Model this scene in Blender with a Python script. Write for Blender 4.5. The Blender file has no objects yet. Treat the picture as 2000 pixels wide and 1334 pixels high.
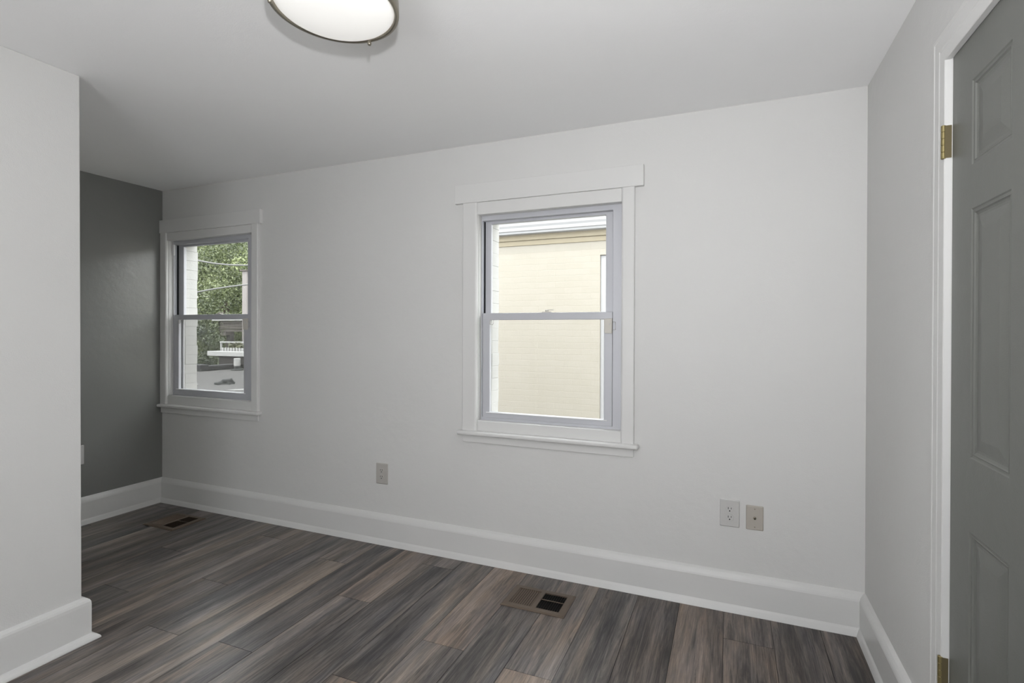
import bpy, bmesh, math, random
from mathutils import Vector, Matrix, noise
random.seed(7)
C = bpy.context.scene.collection
SC = bpy.context.scene

# ------------------------------------------------------------------ camera
F_PX = 993.9
cam_data = bpy.data.cameras.new('camera')
cam_data.sensor_width = 36.0
cam_data.lens = F_PX / 2000 * 36.0
cam_data.shift_x = -0.0136
cam_data.shift_y = -0.00805
cam_data.clip_start = 0.02
cam = bpy.data.objects.new('camera', cam_data)
C.objects.link(cam)
CAMP = Vector((3.9667, -2.5429, 1.2844))
yaw, pitch, roll = 0.380309, -0.003738, 0.003540
fwd = Vector((-math.sin(yaw) * math.cos(pitch), math.cos(yaw) * math.cos(pitch), math.sin(pitch)))
right = Vector((math.cos(yaw), math.sin(yaw), 0))
up = right.cross(fwd)
r2 = math.cos(roll) * right + math.sin(roll) * up
u2 = -math.sin(roll) * right + math.cos(roll) * up
M = Matrix((r2, u2, -fwd)).transposed().to_4x4()
M.translation = CAMP
cam.matrix_world = M
SC.camera = cam

# ------------------------------------------------------------------ world, sun, lights, exposure
world = bpy.data.worlds.new('world')
SC.world = world
world.use_nodes = True
bg = world.node_tree.nodes['Background']
bg.inputs[0].default_value = (0.96, 0.975, 1.0, 1)
bg.inputs[1].default_value = 8.0

sun_d = bpy.data.lights.new('sun', 'SUN')
sun_d.energy = 3.8
sun_d.angle = math.radians(6)
sun_d.color = (1.0, 0.97, 0.92)
sun = bpy.data.objects.new('sun', sun_d)
C.objects.link(sun)
sun.rotation_euler = Vector((-0.25, 0.42, -0.87)).to_track_quat('-Z', 'Y').to_euler()

fl_d = bpy.data.lights.new('camera_flash', 'AREA')      # the photographer's flash above the camera
fl_d.shape = 'DISK'
fl_d.size = 0.07
fl_d.energy = 26.5
fl_d.color = (0.985, 0.99, 1.0)
fl = bpy.data.objects.new('camera_flash', fl_d)
C.objects.link(fl)
fl.location = (4.00, -2.56, 1.56)
fl.rotation_euler = Vector((-0.24, 0.52, 0.80)).to_track_quat('-Z', 'Y').to_euler()

SC.view_settings.view_transform = 'Standard'
SC.view_settings.look = 'None'
SC.view_settings.gamma = 1.0
SC.view_settings.use_curve_mapping = False
SC.view_settings.exposure = -0.05
SC.cycles.max_bounces = 12
SC.cycles.diffuse_bounces = 8
SC.cycles.transparent_max_bounces = 16

# ------------------------------------------------------------------ dimensions
L = 4.507          # inner face of the right wall
H = 2.33           # ceiling
XF, YF = 1.482, -1.275   # end corner of the partition
YB = -3.9          # back wall (behind the camera)

# ------------------------------------------------------------------ helpers
def lin(c):
    def f(v):
        v /= 255.0
        return v / 12.92 if v <= 0.04045 else ((v + 0.055) / 1.055) ** 2.4
    return (f(c[0]), f(c[1]), f(c[2]), 1.0)

def obj(name, bm, mat=None, parent=None, smooth=False, bevel=0.0, seg=2):
    me = bpy.data.meshes.new(name)
    bmesh.ops.remove_doubles(bm, verts=bm.verts, dist=1e-6)
    bmesh.ops.recalc_face_normals(bm, faces=bm.faces)
    bm.to_mesh(me)
    bm.free()
    o = bpy.data.objects.new(name, me)
    C.objects.link(o)
    if mat:
        for m_ in (mat if isinstance(mat, (list, tuple)) else [mat]):
            me.materials.append(m_)
    if parent:
        o.parent = parent
    if smooth:
        for p in me.polygons:
            p.use_smooth = True
    if bevel:
        b = o.modifiers.new('bevel', 'BEVEL')
        b.width = bevel
        b.segments = seg
        b.limit_method = 'ANGLE'
        b.angle_limit = math.radians(40)
    return o

def thing(name, label, cat, loc=(0, 0, 0), rotz=0.0, group=None):
    o = bpy.data.objects.new(name, None)
    C.objects.link(o)
    o.empty_display_size = 0.1
    o.location = loc
    o.rotation_euler = (0, 0, rotz)
    o['label'] = label
    o['category'] = cat
    if group:
        o['group'] = group
    return o

def tag(o, label, cat, group=None, kind=None):
    o['label'] = label
    o['category'] = cat
    if group:
        o['group'] = group
    if kind:
        o['kind'] = kind
    return o

def struct(o, label, cat):
    o['kind'] = 'structure'
    o['label'] = label
    o['category'] = cat
    return o

def box(bm, x0, x1, y0, y1, z0, z1):
    v = [bm.verts.new((x, y, z)) for x in (x0, x1) for y in (y0, y1) for z in (z0, z1)]
    for f in ((0, 1, 3, 2), (4, 6, 7, 5), (0, 4, 5, 1), (2, 3, 7, 6), (0, 2, 6, 4), (1, 5, 7, 3)):
        bm.faces.new([v[i] for i in f])
    return v

def mkbox(*a):
    bm = bmesh.new()
    box(bm, *a)
    return bm

def lathe(bm, prof, n=48, center=(0, 0, 0), close=False):
    rings = []
    for r, z in prof:
        if r < 1e-6:
            rings.append([bm.verts.new((center[0], center[1], center[2] + z))])
        else:
            rings.append([bm.verts.new((center[0] + r * math.cos(2 * math.pi * k / n),
                                        center[1] + r * math.sin(2 * math.pi * k / n), center[2] + z)) for k in range(n)])
    pairs = list(zip(rings[:-1], rings[1:]))
    if close:
        pairs.append((rings[-1], rings[0]))
    for a, b in pairs:
        for k in range(n):
            k2 = (k + 1) % n
            if len(a) == 1 and len(b) == 1:
                continue
            if len(a) == 1:
                bm.faces.new((a[0], b[k], b[k2]))
            elif len(b) == 1:
                bm.faces.new((a[k], a[k2], b[0]))
            else:
                bm.faces.new((a[k], a[k2], b[k2], b[k]))
    return bm

def tube(bm, pts, r, n=8):
    pts = [Vector(p) for p in pts]
    rings = []
    for i, p in enumerate(pts):
        t = (pts[min(i + 1, len(pts) - 1)] - pts[max(i - 1, 0)]).normalized()
        a = t.cross(Vector((0, 0, 1)))
        if a.length < 1e-3:
            a = t.cross(Vector((1, 0, 0)))
        a.normalize()
        b = t.cross(a)
        rings.append([bm.verts.new(p + a * r * math.cos(2 * math.pi * k / n) + b * r * math.sin(2 * math.pi * k / n)) for k in range(n)])
    for A, B in zip(rings[:-1], rings[1:]):
        for k in range(n):
            bm.faces.new((A[k], A[(k + 1) % n], B[(k + 1) % n], B[k]))
    bm.faces.new(rings[0])
    bm.faces.new(list(reversed(rings[-1])))
    return bm

def sweep(bm, prof, path, cap=True):
    """prof: list of (out, up); path: list of (point, outdir) - outdir already scaled for mitres."""
    rings = []
    for p, d, u in path:
        p, d, u = Vector(p), Vector(d), Vector(u)
        rings.append([bm.verts.new(p + d * a + u * b) for a, b in prof])
    n = len(prof)
    for A, B in zip(rings[:-1], rings[1:]):
        for k in range(n - 1):
            bm.faces.new((A[k], A[k + 1], B[k + 1], B[k]))
    if cap:
        bm.faces.new(rings[0])
        bm.faces.new(list(reversed(rings[-1])))
    return bm

def holed(bm, u0, u1, v0, v1, holes, w0, w1, axis='y'):
    """Slab with rectangular holes. u horizontal, v vertical, w thickness."""
    us = sorted(set([u0, u1] + [h[0] for h in holes] + [h[1] for h in holes]))
    vs = sorted(set([v0, v1] + [h[2] for h in holes] + [h[3] for h in holes]))
    def P(u, v, w):
        return (u, w, v) if axis == 'y' else (w, u, v)
    def inside(u, v):
        return any(h[0] < u < h[1] and h[2] < v < h[3] for h in holes)
    cache = {}
    def V(u, v, w):
        k = (round(u, 6), round(v, 6), w)
        if k not in cache:
            cache[k] = bm.verts.new(P(u, v, w))
        return cache[k]
    def solid(i, j):
        if i < 0 or j < 0 or i >= len(us) - 1 or j >= len(vs) - 1:
            return False
        return not inside((us[i] + us[i + 1]) / 2, (vs[j] + vs[j + 1]) / 2)
    for i in range(len(us) - 1):
        for j in range(len(vs) - 1):
            if not solid(i, j):
                continue
            a, b, c, d = us[i], us[i + 1], vs[j], vs[j + 1]
            for w in (w0, w1):
                bm.faces.new((V(a, c, w), V(b, c, w), V(b, d, w), V(a, d, w)))
            if not solid(i - 1, j):
                bm.faces.new((V(a, c, w0), V(a, d, w0), V(a, d, w1), V(a, c, w1)))
            if not solid(i + 1, j):
                bm.faces.new((V(b, c, w0), V(b, d, w0), V(b, d, w1), V(b, c, w1)))
            if not solid(i, j - 1):
                bm.faces.new((V(a, c, w0), V(b, c, w0), V(b, c, w1), V(a, c, w1)))
            if not solid(i, j + 1):
                bm.faces.new((V(a, d, w0), V(b, d, w0), V(b, d, w1), V(a, d, w1)))
    return bm

# ------------------------------------------------------------------ materials
def newmat(name):
    m = bpy.data.materials.new(name)
    m.use_nodes = True
    nt = m.node_tree
    b = nt.nodes['Principled BSDF']
    return m, nt, b

OUT = 0.40         # scales outdoor colours down to offset the brightened sky

def dim(c, f):
    return (c[0] * f, c[1] * f, c[2] * f, 1.0)

def paint(name, col, rough=0.6, bump=0.15, scale=220, mottle=0.03, spec=0.4, metallic=0.0, mscale=3.0, k=1.0):
    m, nt, b = newmat(name)
    N = nt.nodes
    tc = N.new('ShaderNodeTexCoord')
    n2 = N.new('ShaderNodeTexNoise')
    n2.inputs['Scale'].default_value = mscale
    n2.inputs['Detail'].default_value = 5
    nt.links.new(tc.outputs['Object'], n2.inputs['Vector'])
    mx = N.new('ShaderNodeMix')
    mx.data_type = 'RGBA'
    c = dim(lin(col), k)
    mx.inputs[6].default_value = (c[0] * (1 - mottle), c[1] * (1 - mottle), c[2] * (1 - mottle), 1)
    mx.inputs[7].default_value = (min(1, c[0] * (1 + mottle)), min(1, c[1] * (1 + mottle)), min(1, c[2] * (1 + mottle)), 1)
    nt.links.new(n2.outputs['Fac'], mx.inputs[0])
    nt.links.new(mx.outputs[2], b.inputs['Base Color'])
    b.inputs['Roughness'].default_value = rough
    b.inputs['Metallic'].default_value = metallic
    b.inputs['Specular IOR Level'].default_value = spec
    if bump:
        n1 = N.new('ShaderNodeTexNoise')
        n1.inputs['Scale'].default_value = scale
        n1.inputs['Detail'].default_value = 3
        nt.links.new(tc.outputs['Object'], n1.inputs['Vector'])
        n3 = N.new('ShaderNodeTexNoise')
        n3.inputs['Scale'].default_value = scale * 0.07
        n3.inputs['Detail'].default_value = 3
        nt.links.new(tc.outputs['Object'], n3.inputs['Vector'])
        ad = N.new('ShaderNodeMath')
        ad.operation = 'MULTIPLY_ADD'
        ad.inputs[1].default_value = 3.0
        nt.links.new(n3.outputs['Fac'], ad.inputs[0])
        nt.links.new(n1.outputs['Fac'], ad.inputs[2])
        bp = N.new('ShaderNodeBump')
        bp.inputs['Strength'].default_value = bump
        bp.inputs['Distance'].default_value = 0.001
        nt.links.new(ad.outputs[0], bp.inputs['Height'])
        nt.links.new(bp.outputs[0], b.inputs['Normal'])
    return m

MW = paint('wall_paint_white', (209, 208.5, 206.8), 0.55, 0.5, 260, 0.015)
MC = paint('ceiling_paint', (242, 242, 242), 0.8, 0.4, 200, 0.01)
MG = paint('wall_paint_grey', (122, 123, 120), 0.25, 0.5, 260, 0.02, 0.6)
MT = paint('trim_paint_white', (212, 211.6, 210), 0.35, 0.3, 60, 0.01)
MSHOE = paint('shoe_paint_white', (236, 236, 232), 0.35, 0.3, 60, 0.01)
MD = paint('door_paint_grey', (109, 110, 106), 0.42, 0.25, 300, 0.015)
MA = paint('aluminium_frame', (188, 189, 194), 0.4, 0.1, 150, 0.03, 0.5, 0.1)
MAD = paint('dark_gasket', (30, 32, 34), 0.6, 0, 100, 0.02)
MP = paint('outlet_plastic', (192, 191, 189), 0.35, 0.0, 100, 0.01)
MP3 = paint('outlet_plastic_painted', (176, 173, 168), 0.4, 0.0, 100, 0.01)
MP2 = paint('cable_plate_plastic', (176, 170, 161), 0.4, 0.0, 100, 0.02)
MSLOT = paint('slot_dark', (22, 20, 18), 0.7, 0, 100, 0.02)
MBR = paint('brass', (148, 136, 96), 0.36, 0.1, 80, 0.06, 0.5, 0.8)
MBR2 = paint('aged_brass', (112, 102, 76), 0.5, 0.1, 80, 0.06, 0.4, 0.5)
MNI = paint('brushed_nickel', (150, 144, 132), 0.33, 0.1, 120, 0.04, 0.5, 0.9)
MREG = paint('register_metal', (102, 89, 77), 0.42, 0.1, 120, 0.04, 0.5, 0.2)
MBLACK = paint('duct_shade_black', (8, 7, 6), 0.9, 0, 100, 0.02)
MLATCH = paint('latch_plastic', (200, 196, 188), 0.4, 0, 100, 0.01)

def glass_mat():
    m, nt, b = newmat('window_glass')
    N = nt.nodes
    N.remove(b)
    out = N['Material Output']
    tr = N.new('ShaderNodeBsdfTransparent')
    tr.inputs[0].default_value = (0.97, 0.98, 0.97, 1)
    gl = N.new('ShaderNodeBsdfGlossy')
    gl.inputs['Roughness'].default_value = 0.03
    lw = N.new('ShaderNodeLayerWeight')
    pw = N.new('ShaderNodeMath')
    pw.operation = 'POWER'
    pw.inputs[1].default_value = 4.0
    nt.links.new(lw.outputs['Facing'], pw.inputs[0])
    fr = N.new('ShaderNodeMath')
    fr.operation = 'MULTIPLY_ADD'
    fr.inputs[1].default_value = 0.5
    fr.inputs[2].default_value = 0.03
    nt.links.new(pw.outputs[0], fr.inputs[0])
    mx = N.new('ShaderNodeMixShader')
    nt.links.new(fr.outputs[0], mx.inputs[0])
    nt.links.new(tr.outputs[0], mx.inputs[1])
    nt.links.new(gl.outputs[0], mx.inputs[2])
    nt.links.new(mx.outputs[0], out.inputs[0])
    return m
MGL = glass_mat()

def screen_mat(name, dens):
    m, nt, b = newmat(name)
    N = nt.nodes
    out = N['Material Output']
    b.inputs['Base Color'].default_value = lin((150, 149, 147))
    b.inputs['Roughness'].default_value = 0.7
    tr = N.new('ShaderNodeBsdfTransparent')
    mx = N.new('ShaderNodeMixShader')
    mx.inputs[0].default_value = dens
    nt.links.new(tr.outputs[0], mx.inputs[1])
    nt.links.new(b.outputs[0], mx.inputs[2])
    nt.links.new(mx.outputs[0], out.inputs[0])
    return m
MSCR1 = screen_mat('insect_screen_dusty', 0.25)
MSCR2 = screen_mat('insect_screen', 0.04)

def bowl_mat():
    m, nt, b = newmat('frosted_bowl_glass')
    b.inputs['Base Color'].default_value = (0.74, 0.735, 0.715, 1)
    b.inputs['Roughness'].default_value = 0.25
    b.inputs['Emission Color'].default_value = (1.0, 0.98, 0.94, 1)
    b.inputs['Emission Strength'].default_value = 0.46
    return m
MBOWL = bowl_mat()

def floor_mat():
    m, nt, b = newmat('laminate_planks')
    N = nt.nodes
    K = nt.links
    def attr(n):
        a = N.new('ShaderNodeAttribute')
        a.attribute_name = n
        return a
    uv = N.new('ShaderNodeUVMap')
    uv.uv_map = 'UVMap'
    tone = attr('tone')
    def nz(sx, sy, detail, rough, dist=0.0, zz=0.0):
        mp = N.new('ShaderNodeMapping')
        mp.inputs['Scale'].default_value = (sx, sy, 1)
        mp.inputs['Location'].default_value = (zz, zz * 1.7, zz)
        K.new(uv.outputs[0], mp.inputs[0])
        n = N.new('ShaderNodeTexNoise')
        n.inputs['Scale'].default_value = 1.0
        n.inputs['Detail'].default_value = detail
        n.inputs['Roughness'].default_value = rough
        n.inputs['Distortion'].default_value = dist
        K.new(mp.outputs[0], n.inputs['Vector'])
        return n
    def math_(op, a, b_, c_=None):
        n = N.new('ShaderNodeMath')
        n.operation = op
        for i, v in enumerate((a, b_, c_)):
            if v is None:
                continue
            if isinstance(v, (int, float)):
                n.inputs[i].default_value = v
            else:
                K.new(v, n.inputs[i])
        return n.outputs[0]
    def ramp(inp, stops):
        r = N.new('ShaderNodeValToRGB')
        r.color_ramp.elements[0].position = stops[0][0]
        r.color_ramp.elements[0].color = stops[0][1]
        r.color_ramp.elements[1].position = stops[-1][0]
        r.color_ramp.elements[1].color = stops[-1][1]
        for p, c in stops[1:-1]:
            e = r.color_ramp.elements.new(p)
            e.color = c
        K.new(inp, r.inputs[0])
        return r.outputs[0]
    broad = nz(9, 0.8, 5, 0.6, 0.9, 3.1)       # broad heartwood bands inside a plank
    mid = nz(42, 2.4, 7, 0.68, 1.6, 9.0)
    fine = nz(230, 6.0, 8, 0.78, 1.2, 1.0)
    hue = nz(8, 1.2, 4, 0.6, 0.6, 17.0)
    knot = nz(9, 2.6, 2, 0.5, 2.5, 31.0)
    v = math_('MULTIPLY', broad.outputs['Fac'], 0.55)
    v = math_('MULTIPLY_ADD', mid.outputs['Fac'], 0.50, v)
    v = math_('MULTIPLY_ADD', fine.outputs['Fac'], 0.46, v)
    tn = math_('MULTIPLY', tone.outputs['Fac'], 0.75)
    v = math_('ADD', v, tn)
    # pale sapwood strip along one edge of some planks
    lu = N.new('ShaderNodeUVMap')
    lu.uv_map = 'local'
    sx = N.new('ShaderNodeSeparateXYZ')
    K.new(lu.outputs[0], sx.inputs[0])
    sap = attr('sap')
    wob = nz(3, 1.6, 4, 0.6, 0.8, 71.0)
    ed = math_('SUBTRACT', sx.outputs[0], math_('ABSOLUTE', sap.outputs['Fac'], None))
    ed = math_('MULTIPLY', ed, math_('SIGN', sap.outputs['Fac'], None))
    ed = math_('ADD', ed, math_('MULTIPLY', math_('SUBTRACT', wob.outputs['Fac'], 0.5), 0.5))
    edc = N.new('ShaderNodeClamp')
    K.new(math_('MULTIPLY', ed, 9.0), edc.inputs[0])
    has = math_('ABSOLUTE', math_('SIGN', sap.outputs['Fac'], None), None)
    strip = math_('MULTIPLY', math_('MULTIPLY', edc.outputs[0], has), 0.09)
    v = math_('ADD', v, strip)
    v = math_('SUBTRACT', v, 0.100)
    v = math_('MULTIPLY_ADD', v, 1.28, -0.20)
    col = ramp(v, [(0.46, lin((48, 46, 46))), (0.58, lin((80, 76, 74))), (0.68, lin((106, 101, 97))), (0.80, lin((132, 124, 117))), (0.96, lin((166, 155, 145)))])
    warm = ramp(hue.outputs['Fac'], [(0.36, (0.95, 0.985, 1.08, 1)), (0.52, (1.0, 0.99, 0.985, 1)), (0.66, (1.07, 0.985, 0.91, 1))])
    ml = N.new('ShaderNodeMix')
    ml.data_type = 'RGBA'
    ml.blend_type = 'MULTIPLY'
    ml.inputs[0].default_value = 1.0
    K.new(col, ml.inputs[6])
    K.new(warm, ml.inputs[7])
    wt = attr('warm')
    ml3 = N.new('ShaderNodeMix')
    ml3.data_type = 'RGBA'
    ml3.blend_type = 'MULTIPLY'
    K.new(wt.outputs['Fac'], ml3.inputs[0])
    K.new(ml.outputs[2], ml3.inputs[6])
    ml3.inputs[7].default_value = (1.07, 0.96, 0.88, 1)
    kn = ramp(knot.outputs['Fac'], [(0.735, (1, 1, 1, 1)), (0.80, (0.40, 0.39, 0.38, 1))])
    ml2 = N.new('ShaderNodeMix')
    ml2.data_type = 'RGBA'
    ml2.blend_type = 'MULTIPLY'
    ml2.inputs[0].default_value = 1.0
    K.new(ml3.outputs[2], ml2.inputs[6])
    K.new(kn, ml2.inputs[7])
    crack = nz(60, 1.4, 8, 0.8, 2.2, 51.0)
    ck = ramp(crack.outputs['Fac'], [(0.33, (0.45, 0.44, 0.43, 1)), (0.42, (1, 1, 1, 1))])
    ml4 = N.new('ShaderNodeMix')
    ml4.data_type = 'RGBA'
    ml4.blend_type = 'MULTIPLY'
    ml4.inputs[0].default_value = 1.0
    K.new(ml2.outputs[2], ml4.inputs[6])
    K.new(ck, ml4.inputs[7])
    K.new(ml4.outputs[2], b.inputs['Base Color'])
    b.inputs['Roughness'].default_value = 0.36
    b.inputs['Specular IOR Level'].default_value = 0.45
    bp = N.new('ShaderNodeBump')
    bp.inputs['Strength'].default_value = 0.25
    bp.inputs['Distance'].default_value = 0.0008
    K.new(v, bp.inputs['Height'])
    K.new(bp.outputs[0], b.inputs['Normal'])
    return m
MF = floor_mat()

def brick_mat(name, c1, c2, cm, bump=0.9, rough=0.75):
    m, nt, b = newmat(name)
    N = nt.nodes
    K = nt.links
    tc = N.new('ShaderNodeTexCoord')
    mp = N.new('ShaderNodeMapping')
    mp.inputs['Rotation'].default_value = (math.radians(90), 0, 0)
    K.new(tc.outputs['Object'], mp.inputs[0])
    # warp the courses a little: old hand-laid, thickly painted brick
    nw = N.new('ShaderNodeTexNoise')
    nw.inputs['Scale'].default_value = 6
    K.new(tc.outputs['Object'], nw.inputs['Vector'])
    va = N.new('ShaderNodeMix')
    va.data_type = 'RGBA'
    va.blend_type = 'LINEAR_LIGHT'
    va.inputs[0].default_value = 0.012
    K.new(mp.outputs[0], va.inputs[6])
    K.new(nw.outputs['Color'], va.inputs[7])
    br = N.new('ShaderNodeTexBrick')
    br.inputs['Scale'].default_value = 1.0
    br.inputs['Brick Width'].default_value = 0.215
    br.inputs['Row Height'].default_value = 0.072
    br.inputs['Mortar Size'].default_value = 0.005
    br.inputs['Mortar Smooth'].default_value = 1.0
    br.inputs['Color1'].default_value = c1
    br.inputs['Color2'].default_value = c2
    br.inputs['Mortar'].default_value = cm
    K.new(va.outputs[2], br.inputs['Vector'])
    K.new(br.outputs['Color'], b.inputs['Base Color'])
    n = N.new('ShaderNodeTexNoise')
    n.inputs['Scale'].default_value = 35
    n.inputs['Detail'].default_value = 5
    K.new(tc.outputs['Object'], n.inputs['Vector'])
    ma = N.new('ShaderNodeMath')
    ma.operation = 'MULTIPLY_ADD'
    K.new(br.outputs['Fac'], ma.inputs[0])
    ma.inputs[1].default_value = -1.0
    K.new(n.outputs['Fac'], ma.inputs[2])
    bp = N.new('ShaderNodeBump')
    bp.inputs['Strength'].default_value = bump
    bp.inputs['Distance'].default_value = 0.006
    K.new(ma.outputs[0], bp.inputs['Height'])
    K.new(bp.outputs[0], b.inputs['Normal'])
    b.inputs['Roughness'].default_value = rough
    return m
MBK = brick_mat('cream_painted_brick', dim(lin((207, 200, 186)), OUT * 0.95), dim(lin((204, 197, 182)), OUT * 0.95), dim(lin((204, 196, 181)), OUT * 0.95), 0.2)
MBK_W = paint('white_painted_brick', (228, 227, 224), 0.7, 1.0, 90, 0.04, mscale=14, k=0.58)
MCORB = paint('corbel_cream', (194, 182, 156), 0.8, 0.8, 60, 0.08, mscale=9, k=OUT)
MWHT = paint('white_vinyl', (225, 225, 226), 0.45, 0.1, 60, 0.02)
MGUT = paint('gutter_white', (214, 214, 216), 0.45, 0.1, 60, 0.02, k=OUT)
MASPH = paint('asphalt_roof', (83, 81, 80), 0.9, 1.0, 90, 0.14, mscale=5, k=OUT)
MDARK = paint('dark_flashing', (52, 52, 54), 0.85, 0.5, 60, 0.1, mscale=6, k=OUT)
MPLANK = paint('weathered_boards', (98, 91, 85), 0.85, 0.8, 40, 0.22, mscale=9, k=OUT)
MWOODP = paint('weathered_post', (150, 144, 141), 0.8, 0.6, 50, 0.1, mscale=8, k=OUT)
MGRD = paint('yard_ground', (96, 104, 80), 0.95, 0.6, 10, 0.15, k=OUT)
MWIRE = paint('cable_sheath', (118, 118, 116), 0.6, 0, 50, 0.05, k=OUT)
MRUB = paint('black_rubber', (38, 42, 42), 0.75, 0.3, 50, 0.1, k=OUT)
MPVC = paint('white_pipe', (196, 196, 194), 0.45, 0, 50, 0.02, k=OUT)
MBRN = paint('brown_boards', (60, 55, 52), 0.85, 0.5, 40, 0.12, k=OUT)
MBARK = paint('bark', (84, 74, 62), 0.9, 1.0, 30, 0.2, k=OUT)

def leaf_mat(name, a, b_):
    m, nt, b = newmat(name)
    N = nt.nodes
    K = nt.links
    at = N.new('ShaderNodeAttribute')
    at.attribute_name = 'shade'
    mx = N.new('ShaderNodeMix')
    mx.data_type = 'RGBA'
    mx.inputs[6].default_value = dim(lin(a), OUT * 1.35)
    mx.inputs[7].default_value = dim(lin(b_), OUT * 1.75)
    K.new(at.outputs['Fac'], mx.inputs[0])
    K.new(mx.outputs[2], b.inputs['Base Color'])
    b.inputs['Roughness'].default_value = 0.45
    b.inputs['Transmission Weight'].default_value = 0.0
    tl = N.new('ShaderNodeBsdfTranslucent')
    K.new(mx.outputs[2], tl.inputs[0])
    ms = N.new('ShaderNodeMixShader')
    ms.inputs[0].default_value = 0.3
    K.new(b.outputs[0], ms.inputs[1])
    K.new(tl.outputs[0], ms.inputs[2])
    K.new(ms.outputs[0], N['Material Output'].inputs[0])
    return m
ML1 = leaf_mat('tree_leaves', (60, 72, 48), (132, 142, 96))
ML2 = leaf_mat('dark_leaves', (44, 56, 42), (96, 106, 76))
ML3 = leaf_mat('grass_leaves', (86, 90, 66), (128, 130, 94))

# ------------------------------------------------------------------ room shell
# window openings (x0, x1, z0, z1) in the window wall
W1 = (0.074, 0.935, 0.790, 1.955)
W2 = (2.665, 3.465, 0.780, 1.935)
bm = bmesh.new()
holed(bm, -0.3, L + 0.3, -0.1, H + 0.1, [W1, W2], 0.0, 0.10)
struct(obj('wall_window', bm, MW), 'long white wall holding both windows', 'wall')

# outer painted brick skin of the window wall, with its own brick reveals
bm = bmesh.new()
E1 = (0.102, 0.905, 0.80, 1.955)
E2 = (2.697, 3.435, 0.79, 1.93)
g = 0.002
holed(bm, -0.6, L + 0.6, -3.2, H + 0.6, [(E1[0] - g, E1[1] + g, E1[2], E1[3]), (E2[0] - g, E2[1] + g, E2[2], E2[3])], 0.10, 0.196)
rb = random.Random(3)
for E in (E1, E2):
    z = E[2] + 0.004
    k = 0
    while z < E[3] - 0.02:
        for side in (0, 1):
            j = rb.uniform(-0.001, 0.002)
            h = 0.0720
            if side == 0:
                box(bm, E[0] - 0.09, E[0] + j, 0.105, 0.199 + rb.uniform(-0.004, 0.004), z, min(z + h, E[3]))
            else:
                box(bm, E[1] - j, E[1] + 0.09, 0.105, 0.200 + rb.uniform(-0.003, 0.005), z, min(z + h, E[3]))
        z += 0.0725
struct(obj('wall_outside', bm, MBK_W, bevel=0.0018), 'white painted brick outer face of the window wall', 'wall')

bm = mkbox(-0.12, 0.0, YB - 0.1, 0.0, -0.1, H + 0.1)
struct(obj('wall_left', bm, MG), 'dark grey accent wall in the recess at the far left', 'wall')

bm = mkbox(0.0, XF, YB, YF, 0.0, H)
o = obj('wall_partition', bm, MW, bevel=0.004)
for v in o.data.vertices:                       # the old plaster leans slightly
    if v.co.x > 1.0:
        v.co.x += -0.007 if v.co.z > 1.0 else 0.009
struct(o, 'white partition wall in the left foreground', 'wall')

DY0, DY1 = -0.888, -1.594      # door leaf edges
DTOP = 2.005
bm = bmesh.new()
holed(bm, YB - 0.1, 0.0, -0.1, H + 0.1, [(DY1 - 0.006, DY0 + 0.006, -0.05, DTOP + 0.004)], L, L + 0.12, axis='x')
struct(obj('wall_right', bm, MW), 'white wall on the right with the grey door', 'wall')

bm = bmesh.new()
holed(bm, -0.1, L + 0.1, -0.1, H + 0.1, [(2.9, 3.95, 0.45, 1.95)], YB - 0.12, YB)  # opening added in the unseen wall, fills the room with sky light
struct(obj('wall_back', bm, MW), 'white wall behind the camera with an opening added to let in light', 'wall')

bm = mkbox(-0.3, L + 0.3, YB - 0.12, 0.1, H, H + 0.15)
struct(obj('ceiling', bm, MC), 'flat white ceiling', 'ceiling')
bm = mkbox(-0.6, L + 0.6, YB - 0.5, 0.2, H + 0.6, H + 0.7)  # unseen slab added above the ceiling to block the sun
struct(obj('sun_block_roof', bm, MDARK), 'unseen flat roof slab added over the room to block the sun', 'roof')

# ------------------------------------------------------------------ floor: one mesh of planks running towards the window wall
PW, PX0 = 0.1935, 2.013
PLEN = 1.22
joint = {0: -1.066, 1: -0.589, 2: -0.15, 3: -1.048, 4: -0.740, 5: -1.52, 6: -0.773, 7: -1.30, 8: -0.95, 9: -1.45, 10: -0.255,
         11: -0.8, -1: -0.31, -2: -1.10, -3: -0.72, -4: -0.2, -5: -0.95, -6: -0.55, -7: -1.15, -8: -0.35, -9: -0.8, -10: -0.1}
# (column, piece: 0 touches the wall) -> (tone, warmth)
tones = {(0, 0): (-0.03, 0.1), (0, 1): (0.05, 0.5), (1, 0): (0.06, 0.9), (1, 1): (-0.05, 0.2), (2, 1): (-0.04, 0.0),
         (3, 0): (-0.04, 0.1), (3, 1): (0.04, 0.6), (4, 0): (0.07, 1.0), (4, 1): (0.0, 0.2), (5, 0): (-0.02, 0.1),
         (6, 0): (0.05, 0.5), (6, 1): (0.10, 0.7), (7, 0): (-0.06, 0.1), (8, 0): (-0.01, 0.7), (8, 1): (-0.01, 0.7),
         (9, 0): (0.03, 0.9), (10, 0): (0.02, 0.8), (10, 1): (-0.02, 0.8), (11, 0): (-0.05, 0.6), (11, 1): (-0.04, 0.6), (12, 0): (-0.05, 0.6),
         (-1, 0): (0.04, 0.4), (-1, 1): (0.03, 0.3), (-2, 0): (-0.03, 0.1), (-2, 1): (0.02, 0.3)}
bm = bmesh.new()
uvl = bm.loops.layers.uv.new('UVMap')
tl_ = bm.faces.layers.float.new('tone')
wl_ = bm.faces.layers.float.new('warm')
sp_ = bm.faces.layers.float.new('sap')
loc_ = bm.loops.layers.uv.new('local')
sap = {-1: 0.66, -2: 0.62, -4: 0.60, -6: 0.75, 1: -0.45, 4: -0.55, 6: 0.62, 9: -0.4, -8: -0.3, 3: 0.8}
box(bm, -0.05, L + 0.02, YB, 0.02, -0.06, -0.003)
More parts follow.
